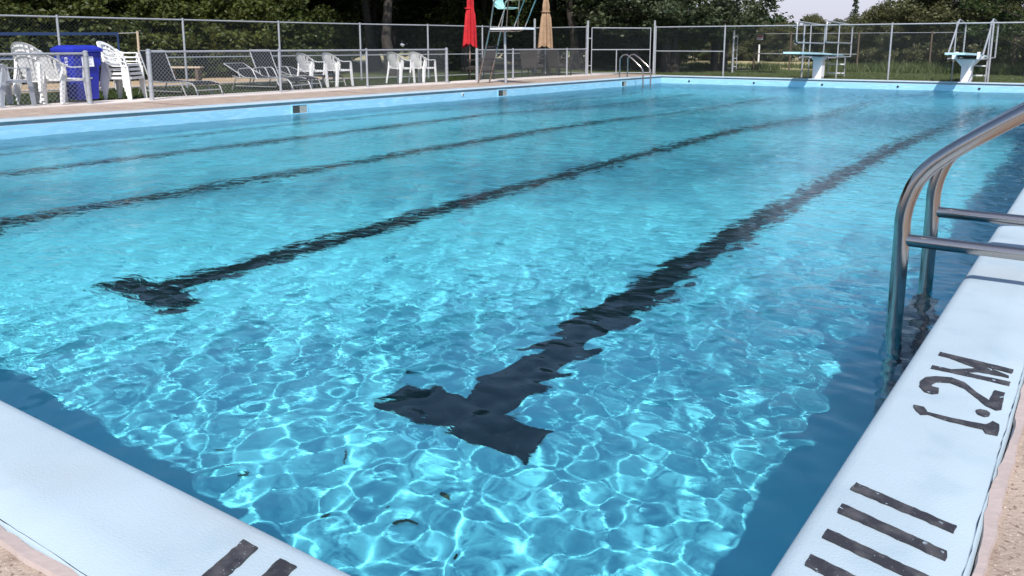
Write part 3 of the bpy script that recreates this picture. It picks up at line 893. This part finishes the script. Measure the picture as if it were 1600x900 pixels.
MB().box(-13.30, -12.28, 17.93, 18.47, 1.375, 1.425).build('footboard', M['whitep'], lc, world=True)
for z in (.30, .62, .94):
    xx = -13.72 + z * (.39 / 1.40)
    MB().box(xx - .05, xx + .05, 17.97, 18.43, z - .015, z + .015).build('ladder_step', M['tread'], lc, world=True)
V = []; prs = [(-13.25, 2.35), (-13.24, 2.1), (-13.19, 1.97), (-13.08, 1.90), (-12.92, 1.90), (-12.76, 1.93)]
MB().strip([(x, 18.2, z) for x, z in prs], [(0, .20, 0), (0, .21, 0), (0, .22, 0), (0, .23, 0), (0, .23, 0), (0, .21, 0)], [(.008, 0, 0), (.008, 0, 0), (.006, 0, .006), (0, 0, .008), (0, 0, .008), (0, 0, .008)]).build('seat_shell', M['aqua'], lc, smooth=True, world=True)

# ------------------------------------------------------------------ diving boards
def board(label, x, y_tip, y_end, flared):
    t = thing('diving_board', label, 'diving board', (x, 26.45, Zd), 0, 'diving boards on the far deck')
    zt0, zt1 = .775, .655
    MB().strip([(x, y_tip, zt0), (x, (y_tip + y_end) / 2, .735), (x, y_end, zt1)], (.23, 0, 0), (0, 0, .026)).build('board', M['board'], t, world=True)
    MB().strip([(x, y_tip + 1.9, zt0 - .075), (x, y_end - .2, zt1 - .05)], (.19, 0, 0), (0, 0, .018)).build('underframe', M['blk'], t, world=True)
    if flared:
        p = MB(); V = []
        for z, a, b in ((-.02, .13, .17), (.40, .13, .17), (.58, .28, .24), (.62, .28, .24)):
            V += [(x - a, 26.5 - b, z), (x + a, 26.5 - b, z), (x + a, 26.5 + b, z), (x - a, 26.5 + b, z)]
        p.add(V, [(3, 2, 1, 0), (12, 13, 14, 15)] + [(4 * i + k, 4 * i + (k + 1) % 4, 4 * i + 4 + (k + 1) % 4, 4 * i + 4 + k) for i in range(3) for k in range(4)])
        p.build('pedestal', M['whitep'], t, world=True, bevel=.01)
        for s in (-1, 1):
            MB().box(x + s * .30 - .06, x + s * .30 + .06, 26.1, 26.75, .60, .72).box(x + s * .27 - .03, x + s * .27 + .03, 26.15, 26.5, .72, .80).build('bracket', M['whitep'], t, world=True, bevel=.015)
    else:
        MB().box(x - .13, x + .13, 26.32, 26.68, -.02, .55).box(x - .16, x + .16, 26.28, 26.72, .55, .64).build('pedestal', M['whitep'], t, world=True, bevel=.01)
        MB().box(x - .26, x + .26, 26.3, 26.55, .645, .675).build('bracket', M['galv'], t, world=True)
    for s in (-1, 1):
        xx = x + s * .42
        if flared: r1 = MB().tube(fillet([(xx, y_end + .05, .62), (xx, y_end + .05, 1.60), (xx, 27.3, 1.70), (xx, 25.8, .72)], .14), .023, 8)
        else: r1 = MB().tube(fillet([(xx, y_end + .05, .62), (xx, y_end + .05, 1.60), (xx, 25.5, 1.66), (xx, 25.5, 1.06), (xx, y_end + .05, 1.03)], .14), .023, 8)
        r1.tube([(xx, 26.9, .55), (xx, 26.9, 1.63)], .02, 8)
        r1.tube([(xx, 25.9, .62), (xx, y_end + .05, .62)], .02, 8)
        r1.build('guard_rail', M['galv'], t, smooth=True, world=True)
        MB().tube([(x + s * .26, y_end + .05, .64), (x + s * .26, y_end + .12, -.02)], .02, 8).build('ladder_rail', M['galv'], t, smooth=True, world=True)
        MB().tube([(xx, 26.9, .62), (xx, 26.9, -.02)], .02, 8).build('leg', M['galv'], t, smooth=True, world=True)
    MB().tube([(x - .42, 26.9, .60), (x + .42, 26.9, .60)], .02, 8).build('crossbar', M['galv'], t, smooth=True, world=True)
    for z in (.10, .38): MB().box(x - .25, x + .25, y_end + .02, y_end + .14, z - .018, z + .018).build('ladder_step', M['whitep'], t, world=True)
    return t
board('left diving board, seen from the side on a straight white pedestal', -7.30, 23.75, 28.4, False)
board('right diving board, seen end on above a flared white pedestal', -3.30, 24.0, 28.6, True)

# ------------------------------------------------------------------ volleyball net, picnic table
vn = thing('volleyball_net', 'blue volleyball net stretched low across the sand behind the bin', 'net', (-20.85, 12.7, 0))
MB().tube([(-20.85, 12.72, -.05), (-20.80, 12.70, 1.34)], .03, 8).build('net_post', M['wood'], vn, world=True)
MB().tube([(-20.9, 3.0, -.05), (-20.9, 3.0, 1.34)], .03, 8).build('net_post', M['wood'], vn, world=True)
MB().strip([(-20.85, 12.2, 1.27), (-20.87, 7.6, 1.22), (-20.9, 3.1, 1.26)], (0, 0, .035), (.004, 0, 0)).build('top_tape', M['net'], vn, world=True)
MB().strip([(-20.85, 12.2, .72), (-20.87, 7.6, .68), (-20.9, 3.1, .72)], (0, 0, .022), (.004, 0, 0)).build('bottom_tape', M['net'], vn, world=True)
MB().strip([(-20.85, 12.18, .72), (-20.85, 12.18, 1.25)], (0, .025, 0), (.004, 0, 0)).build('side_tape', M['net'], vn, world=True)
nm_ = MB()
for k in range(89):
    y = 3.2 + k * .1; nm_.tube([(-20.87, y, .70), (-20.87, y, 1.24)], .0012, 3, caps=False)
for k in range(5): nm_.tube([(-20.87, 3.1, .80 + k * .1), (-20.86, 12.2, .80 + k * .1)], .0012, 3, caps=False)
nm_.build('netting', M['net'], vn, world=True)
MB().tube([(-20.85, 12.2, 1.28), (-20.80, 12.70, 1.30)], .006, 6).build('tie_rope', M['whitep'], vn, world=True)
pt = thing('wooden_bench', 'pale wooden bench on the sand behind the upright lounger', 'bench', (-20.55, 13.85, -.024), R(35))
MB().box(-.45, .45, -.16, -.01, .40, .44).box(-.45, .45, .01, .16, .40, .44).build('seat', M['wood'], pt)
for s in (-1, 1): MB().box(s * .35 - .04, s * .35 + .04, -.14, .14, 0, .40).build('leg', M['post'], pt)

# ------------------------------------------------------------------ leaves lying on the pool floor
for i, (x, y, s, a) in enumerate(((-2.34, 2.07, .042, .3), (-2.10, 2.47, .024, 1.2), (-2.09, 2.22, .018, 2.0), (-1.81, 2.23, .022, .9), (-2.87, 2.04, .026, 2.6), (-2.21, 2.27, .014, .1), (-3.07, 2.13, .020, 1.7), (-1.75, 1.95, .012, .4), (-2.55, 2.4, .012, 1.1))):
    lab = 'largest brown leaf lying on the pool floor near the front edge' if i == 0 else 'tiny brown leaf fragment lying on the pool floor near the front edge'
    V = [(0, -s * 1.1, 0), (s * .5, -s * .3, .004), (s * .42, s * .5, .006), (0, s * 1.2, .002), (-s * .42, s * .5, .005), (-s * .5, -s * .3, .003)]
    V += [(p[0], p[1], p[2] - .002) for p in V]
    o = MB().add(V, [(0, 1, 2, 3, 4, 5), (11, 10, 9, 8, 7, 6)] + [(k, k + 6, (k + 1) % 6 + 6, (k + 1) % 6) for k in range(6)]).build('fallen_leaf', M['debris'])
    o.location = (x, y, ZF + .012); o.rotation_euler = (0, 0, a)
    tag(o, lab, 'leaf', 'leaf litter on the pool floor' if i else None)
    caustic(o)

# ================================================================== TREES
def leaf_mesh(name, m, clumps, per, size, spread, seed, flat=.6):
    rs = np.random.RandomState(seed)
    c = np.repeat(np.array([k[:3] for k in clumps]), per, 0); rad = np.repeat(np.array([k[3] for k in clumps]), per)
    n = len(c)
    d = rs.randn(n, 3); d /= np.linalg.norm(d, axis=1)[:, None]
    rr = rs.rand(n) ** .45
    P = c + d * (rad * rr * spread)[:, None] * np.array([1, 1, flat])
    P[:, 2] = np.maximum(P[:, 2], .02 + rs.rand(n) * .1)
    u = rs.randn(n, 3); u[:, 2] *= .6; u /= np.linalg.norm(u, axis=1)[:, None]
    v = np.cross(u, rs.randn(n, 3)); v /= np.linalg.norm(v, axis=1)[:, None]
    s = size * (.6 + .8 * rs.rand(n))[:, None]
    A = P - u * s; B = P + v * s * .55; D = P + u * s; E = P - v * s * .55
    V = np.stack([A, B, D, E], 1).reshape(-1, 3)
    me = bpy.data.meshes.new(name)
    me.vertices.add(4 * n); me.vertices.foreach_set('co', V.ravel().astype(np.float32))
    me.loops.add(4 * n); me.loops.foreach_set('vertex_index', np.arange(4 * n, dtype=np.int32))
    me.polygons.add(n); me.polygons.foreach_set('loop_start', np.arange(0, 4 * n, 4, dtype=np.int32))
    me.update(); me.validate()
    me.materials.append(m)
    return me
def make_tree(name, label, cat, seed, m, h, rad, z0, nb, nl, leaf, per, cl=.55, trunk=.16, fork=1, lean=0.0, group=None, tname='crown', limb=False):
    """trunk that forks into limbs; leaf clumps hang round the limbs"""
    rs = random.Random(seed)
    t = thing(name, label, cat, (0, 0, 0), 0, group)
    tm = MB(); clumps = []
    for f in range(fork):
        fa = rs.uniform(0, 6.28); fr = 0 if fork == 1 else rad * .16
        bx, by = math.cos(fa) * fr, math.sin(fa) * fr
        top = Vector((bx * 2.5 + lean * h, by * 2.5, h * .82))
        P = []; 
        for k in range(7):
            u = k / 6
            P.append(Vector((bx + (top.x - bx) * u + rs.uniform(-.05, .05) * rad, by + (top.y - by) * u + rs.uniform(-.05, .05) * rad, -.1 + (top.z + .1) * u)))
        tm.tube(P, [trunk * (1.25 if k == 0 else 1 - .13 * k) for k in range(7)], 9)
        for b in range(nb):
            u = rs.uniform(.0, 1); zc = z0 + (h - z0) * u
            k = min(5.99, max(.5, (zc / (top.z + .01)) * 6 * .8)); i = int(k); o = P[i].lerp(P[i + 1], k - i)
            a = rs.uniform(0, 6.28) if b > 3 else b * 1.57 + rs.uniform(-.4, .4)
            prof = math.sin(math.pi * min(1, .18 + .80 * u)) ** .6
            L = rad * prof * rs.uniform(.7, 1.05)
            end = Vector((o.x + math.cos(a) * L, o.y + math.sin(a) * L, zc))
            mid = o.lerp(end, .5) + Vector((0, 0, .12 * L))
            tm.tube([o, mid, end], [trunk * .32, trunk * .2, trunk * .06], 5)
            for q in range(nl):
                w_ = rs.uniform(.25, 1.08); pp = (o.lerp(mid, w_ * 2) if w_ < .5 else mid.lerp(end, (w_ - .5) * 2))
                clumps.append((pp.x + rs.gauss(0, .16) * rad * .6, pp.y + rs.gauss(0, .16) * rad * .6, max(z0 * .8, pp.z + rs.gauss(0, .13) * rad * .6), rs.uniform(.6, 1.25) * cl))
    if limb:                       # one long low bough reaching out sideways
        Q = [Vector((0, 0, 3.4)), Vector((1.4, .1, 3.5)), Vector((2.9, .2, 3.1)), Vector((4.3, .2, 2.75))]
        tm.tube(Q, [.07, .05, .03, .012], 6)
        for q in range(34):
            u = rs.uniform(.8, 2.99); i = int(u); pp = Q[i].lerp(Q[i + 1], u - i)
            clumps.append((pp.x, pp.y + rs.gauss(0, .25), pp.z + rs.gauss(-.02, .20), rs.uniform(.12, .24)))
    tm.build('trunk', M['bark'], t, smooth=True)
    me = leaf_mesh(tname, m, clumps, per, leaf, 1.0, seed)
    c = bpy.data.objects.new(tname, me); C.objects.link(c); c.parent = t
    return t
def plant(proto, used, loc, rz, label, group, s=1.0, sz=None):
    sc = (s, s, sz or s)
    if not used[0]:
        used[0] = True
        proto.location = loc; proto.rotation_euler = (0, 0, rz); proto.scale = sc
        proto['label'] = label
        if group: proto['group'] = group
        elif 'group' in proto: del proto['group']
        return proto
    r = dup(proto, loc, rz, label, group, sc)
    if not group and 'group' in r: del r['group']
    return r

G = 'trees of the dense wood behind the left fence'
pA = make_tree('broadleaf_tree', 'x', 'tree', 11, M['leaf'], 8.0, 3.0, .3, 26, 7, .062, 150, cl=.56, group=G); uA = [False]
pB = make_tree('broadleaf_tree', 'x', 'tree', 12, M['leafd'], 9.0, 3.3, .5, 26, 6, .080, 120, cl=.62, group=G); uB = [False]
pC = make_tree('shade_tree', 'x', 'tree', 13, M['leafd'], 10.0, 4.2, 4.3, 26, 7, .11, 85, cl=.85, trunk=.20, group=G); uC = [False]
pD = make_tree('leafy_shrub', 'x', 'shrub', 14, M['leaf'], 2.6, 1.5, .0, 14, 6, .07, 80, cl=.42, trunk=.03, fork=3); uD = [False]
pE = make_tree('olive_shrub', 'x', 'shrub', 15, M['leafo'], 5.0, 2.4, .1, 20, 6, .085, 80, cl=.55, trunk=.06, fork=2); uE = [False]
pF = make_tree('cottonwood_tree', 'x', 'tree', 16, M['leafc'], 9.0, 2.7, 1.55, 34, 7, .070, 80, cl=.48, trunk=.17, fork=2, limb=True); uF = [False]
pG = make_tree('distant_tree', 'x', 'tree', 17, M['leaff'], 7.0, 3.4, .2, 16, 5, .28, 60, cl=1.0, trunk=.15); uG = [False]

rs = random.Random(5)
LB_A = 'olive green broadleaf tree in the sunlit front row of the wood behind the left fence'
LB_B = 'dark broadleaf tree deeper in the wood behind the left fence'
LB_C = 'tall shade tree with bare trunk and high crown in the dark wood'
for i, (x, y) in enumerate(((-27.0, 3.0), (-27.2, 6.6), (-26.4, 9.8), (-26.8, 13.2), (-26.0, 16.4), (-26.4, 19.6), (-25.8, 22.8))):
    plant(pA, uA, (x + rs.uniform(-.4, .4), y, -.05), rs.uniform(0, 6.28), LB_A, G, rs.uniform(.9, 1.12))
for i, (x, y) in enumerate(((-31, 1.5), (-31.5, 6), (-30.8, 10.5), (-31.2, 15), (-30.5, 19.5), (-30.5, 24), (-27.5, 28.0), (-25.5, 33.0), (-29.5, 32), (-24.0, 38.5), (-34, 28), (-20.5, 43), (-30, 38), (-25, 45))):
    plant(pB, uB, (x, y + rs.uniform(-.5, .5), -.05), rs.uniform(0, 6.28), LB_B, G, rs.uniform(.95, 1.2))
for i, (x, y) in enumerate(((-20.2, 21.6), (-20.8, 26.6), (-18.6, 30.8), (-22.8, 30.5), (-15.9, 33.8), (-24.0, 24.5), (-19.2, 36.5))):
    plant(pC, uC, (x, y, -.05), rs.uniform(0, 6.28), LB_C, G, rs.uniform(.9, 1.1))
GS = 'low shrubs along the foot of the left wood'
for i, (x, y) in enumerate(((-24.3, 3), (-24.6, 5.4), (-24.2, 7.8), (-24.5, 10.4), (-24.2, 12.9), (-24.4, 15.3), (-24.0, 17.6), (-23.6, 20.2), (-24.8, 22.4), (-22.6, 27.5), (-21.8, 32.5), (-20.5, 37.6), (-18.2, 39.5))):
    plant(pD, uD, (x, y, -.05), rs.uniform(0, 6.28), 'low leafy shrub at the foot of the wood behind the left fence', GS, rs.uniform(.85, 1.25))
# cottonwoods just outside the far left corner
plant(pF, uF, (-13.15, 29.4, -.05), .05, 'cottonwood with big fluttering leaves standing behind the tall corner post', None, 1.0)
plant(pF, uF, (-13.1, 32.9, -.05), 2.6, 'cottonwood with its crown against the sky, right of the corner post', None, .90)
plant(pF, uF, (-16.0, 30.4, -.05), 4.4, 'cottonwood behind the chain-link gate and far ladder', None, 1.05)
# right-hand side
for i in range(9):
    plant(pE, uE, (-21.5 + i * 1.25 + rs.uniform(-.3, .3), 52.5 + rs.uniform(-1, 1), -.05), rs.uniform(0, 6.28), 'low olive bush in the hedge line at the back of the dry field', 'hedge line behind the dry field', .46 + rs.uniform(-.05, .08))
GE = 'olive shrubs beyond the field fence'
for i, (x, y, s) in enumerate(((-11.3, 45.5, .40), (-10.3, 45, .46), (-9.3, 43.6, .52), (-8.4, 41.8, .56), (-7.4, 39.6, .50), (-6.6, 40.6, .72), (-5.2, 40.8, .80), (-4.4, 38.4, .62), (-2.6, 40.6, .9), (-7.2, 50, 1.0), (-3.6, 50, 1.2), (-.4, 42, 1.1), (-.6, 49, 1.3), (2.2, 45, 1.3))):
    plant(pE, uE, (x, y, -.05), rs.uniform(0, 6.28), 'bushy olive green shrub beyond the field fence on the right', GE, s)
plant(pB, uB, (-2.35, 32.9, -.05), 1.0, 'dark spreading tree with a slim trunk at the right edge of the lawn', None, .62)
for c_ in C.objects:
    pass
plant(pB, uB, (.9, 36.0, -.05), 3.3, 'dark tree beyond the right end of the far fence', None, .9)
GD = 'trees of the far tree line'
k = 0
for x in np.arange(-74, 62, 5.4):
    for row in range(2):
        k += 1
        yy = 118 + row * 14 + rs.uniform(-5, 5)
        hh = .50 + rs.uniform(-.06, .07) + .06 * row + (.12 if x > -22 else 0)
        plant(pG, uG, (x + rs.uniform(-2, 2), yy, -.3), rs.uniform(0, 6.28), 'hazy tree in the distant tree line beyond the dry field', GD, 1.0, hh)
# two dark pointed firs
def fir(label, loc, h, seed):
    t = thing('fir_tree', label, 'tree', loc, 0, None)
    MB().tube([(0, 0, -.1), (0, 0, h * .95)], [h * .02, h * .004], 7).build('trunk', M['bark'], t)
    rr = random.Random(seed); cl = []
    for z in np.arange(.15 * h, h, h * .035):
        u = 1 - z / h
        for q in range(max(2, int(9 * u) + 2)):
            a = rr.uniform(0, 6.28); L = h * .24 * u * rr.uniform(.3, 1)
            cl.append((math.cos(a) * L, math.sin(a) * L, z - L * .15, h * .045))
    me = leaf_mesh('crown', M['leafd'], cl, 26, h * .014, 1.0, seed, .5)
    c = bpy.data.objects.new('crown', me); C.objects.link(c); c.parent = t
fir('dark pointed fir rising above the shrubs, left of the other fir', (-14.9, 62, -.05), 4.15, 3)
fir('thin pointed fir against the sky between the diving boards', (-13.0, 63, -.05), 4.2, 4)

# far wood closing the view behind the near trees, too dense to tell trees apart
def woods(name, label, p0, p1, depth, h, n, leaf, m, seed):
    rr = random.Random(seed); cl = []
    for i in range(n):
        u = rr.random(); dd = rr.random(); hh = h * (.82 + .18 * math.sin(u * 37) * math.sin(u * 91))
        d = Vector((p1[0] - p0[0], p1[1] - p0[1], 0)); nn = Vector((-d.y, d.x, 0)).normalized()
        p = Vector((p0[0], p0[1], 0)) + d * u + nn * dd * depth
        cl.append((p.x, p.y, rr.uniform(.1, 1) * hh, rr.uniform(.8, 1.6)))
    me = leaf_mesh(name, m, cl, 40, leaf, 1.0, seed)
    o = bpy.data.objects.new(name, me); C.objects.link(o)
    o['kind'] = 'stuff'; tag(o, label, 'woods')
    return o
woods('dark_woods', 'dense dark wood closing the view far behind the left fence', (-36, -6), (-27, 62), 5, 11, 2600, .26, M['leafd'], 21)
woods('hedge_row', 'dense dark thicket low behind the corner trees', (-26, 47), (-17, 58), 3, 3.2, 420, .16, M['leafd'], 23)

# weeds and long grass beyond the lawn, lawn blades, debris
def blades(name, label, x0, x1, y0, y1, n, h0, h1, m, seed, cat='grass', wdt=.012, keep=None):
    r_ = np.random.RandomState(seed)
    x = x0 + (x1 - x0) * r_.rand(n); y = y0 + (y1 - y0) * r_.rand(n)
    if keep is not None:
        k = keep(x, y); x, y = x[k], y[k]; n = len(x)
    a = r_.rand(n) * 6.28; h = h0 + (h1 - h0) * r_.rand(n) * (.6 + .4 * np.sin(x * 1.9) * np.sin(y * 1.3))
    b = np.stack([np.cos(a), np.sin(a), 0 * a], 1) * wdt; l = r_.randn(n, 3) * .3 * h[:, None]; l[:, 2] = h
    B = np.stack([x, y, 0 * x - .03], 1)
    V = np.stack([B - b, B + b, B + l * .6 + b * .6, B + l], 1).reshape(-1, 3)
    me = bpy.data.meshes.new(name)
    me.vertices.add(4 * n); me.vertices.foreach_set('co', V.ravel().astype(np.float32))
    me.loops.add(4 * n); me.loops.foreach_set('vertex_index', np.arange(4 * n, dtype=np.int32))
    me.polygons.add(n); me.polygons.foreach_set('loop_start', np.arange(0, 4 * n, 4, dtype=np.int32))
    me.update(); me.validate(); me.materials.append(m)
    o = bpy.data.objects.new(name, me); C.objects.link(o); o['kind'] = 'stuff'
    return tag(o, label, cat)
blades('tall_weeds', 'tall weeds and long grass growing along the field fence', -22, 6, 33.4, 37.4, 46000, .10, .55, M['weed'], 31, wdt=.014, keep=lambda x, y: (np.sin(x * 2.3 + y) + np.sin(y * 3.1 - x * 1.7) + np.where(x < -9.2, -1.1, .9)) > 0)
blades('tall_weeds', 'pale weeds scattered over the front of the dry field', -24, 6, 37, 42, 9000, .05, .35, M['weed'], 32, wdt=.018)
blades('lawn_grass', 'mown grass of the lawn beyond the far fence', -16, 4, 26.7, 33.6, 60000, .02, .06, M['weed'], 33, wdt=.010)
blades('lawn_grass', 'rough grass behind the low fence under the loungers', -18.9, -14.95, 2, 26, 70000, .02, .07, M['leafd'], 34, wdt=.010)
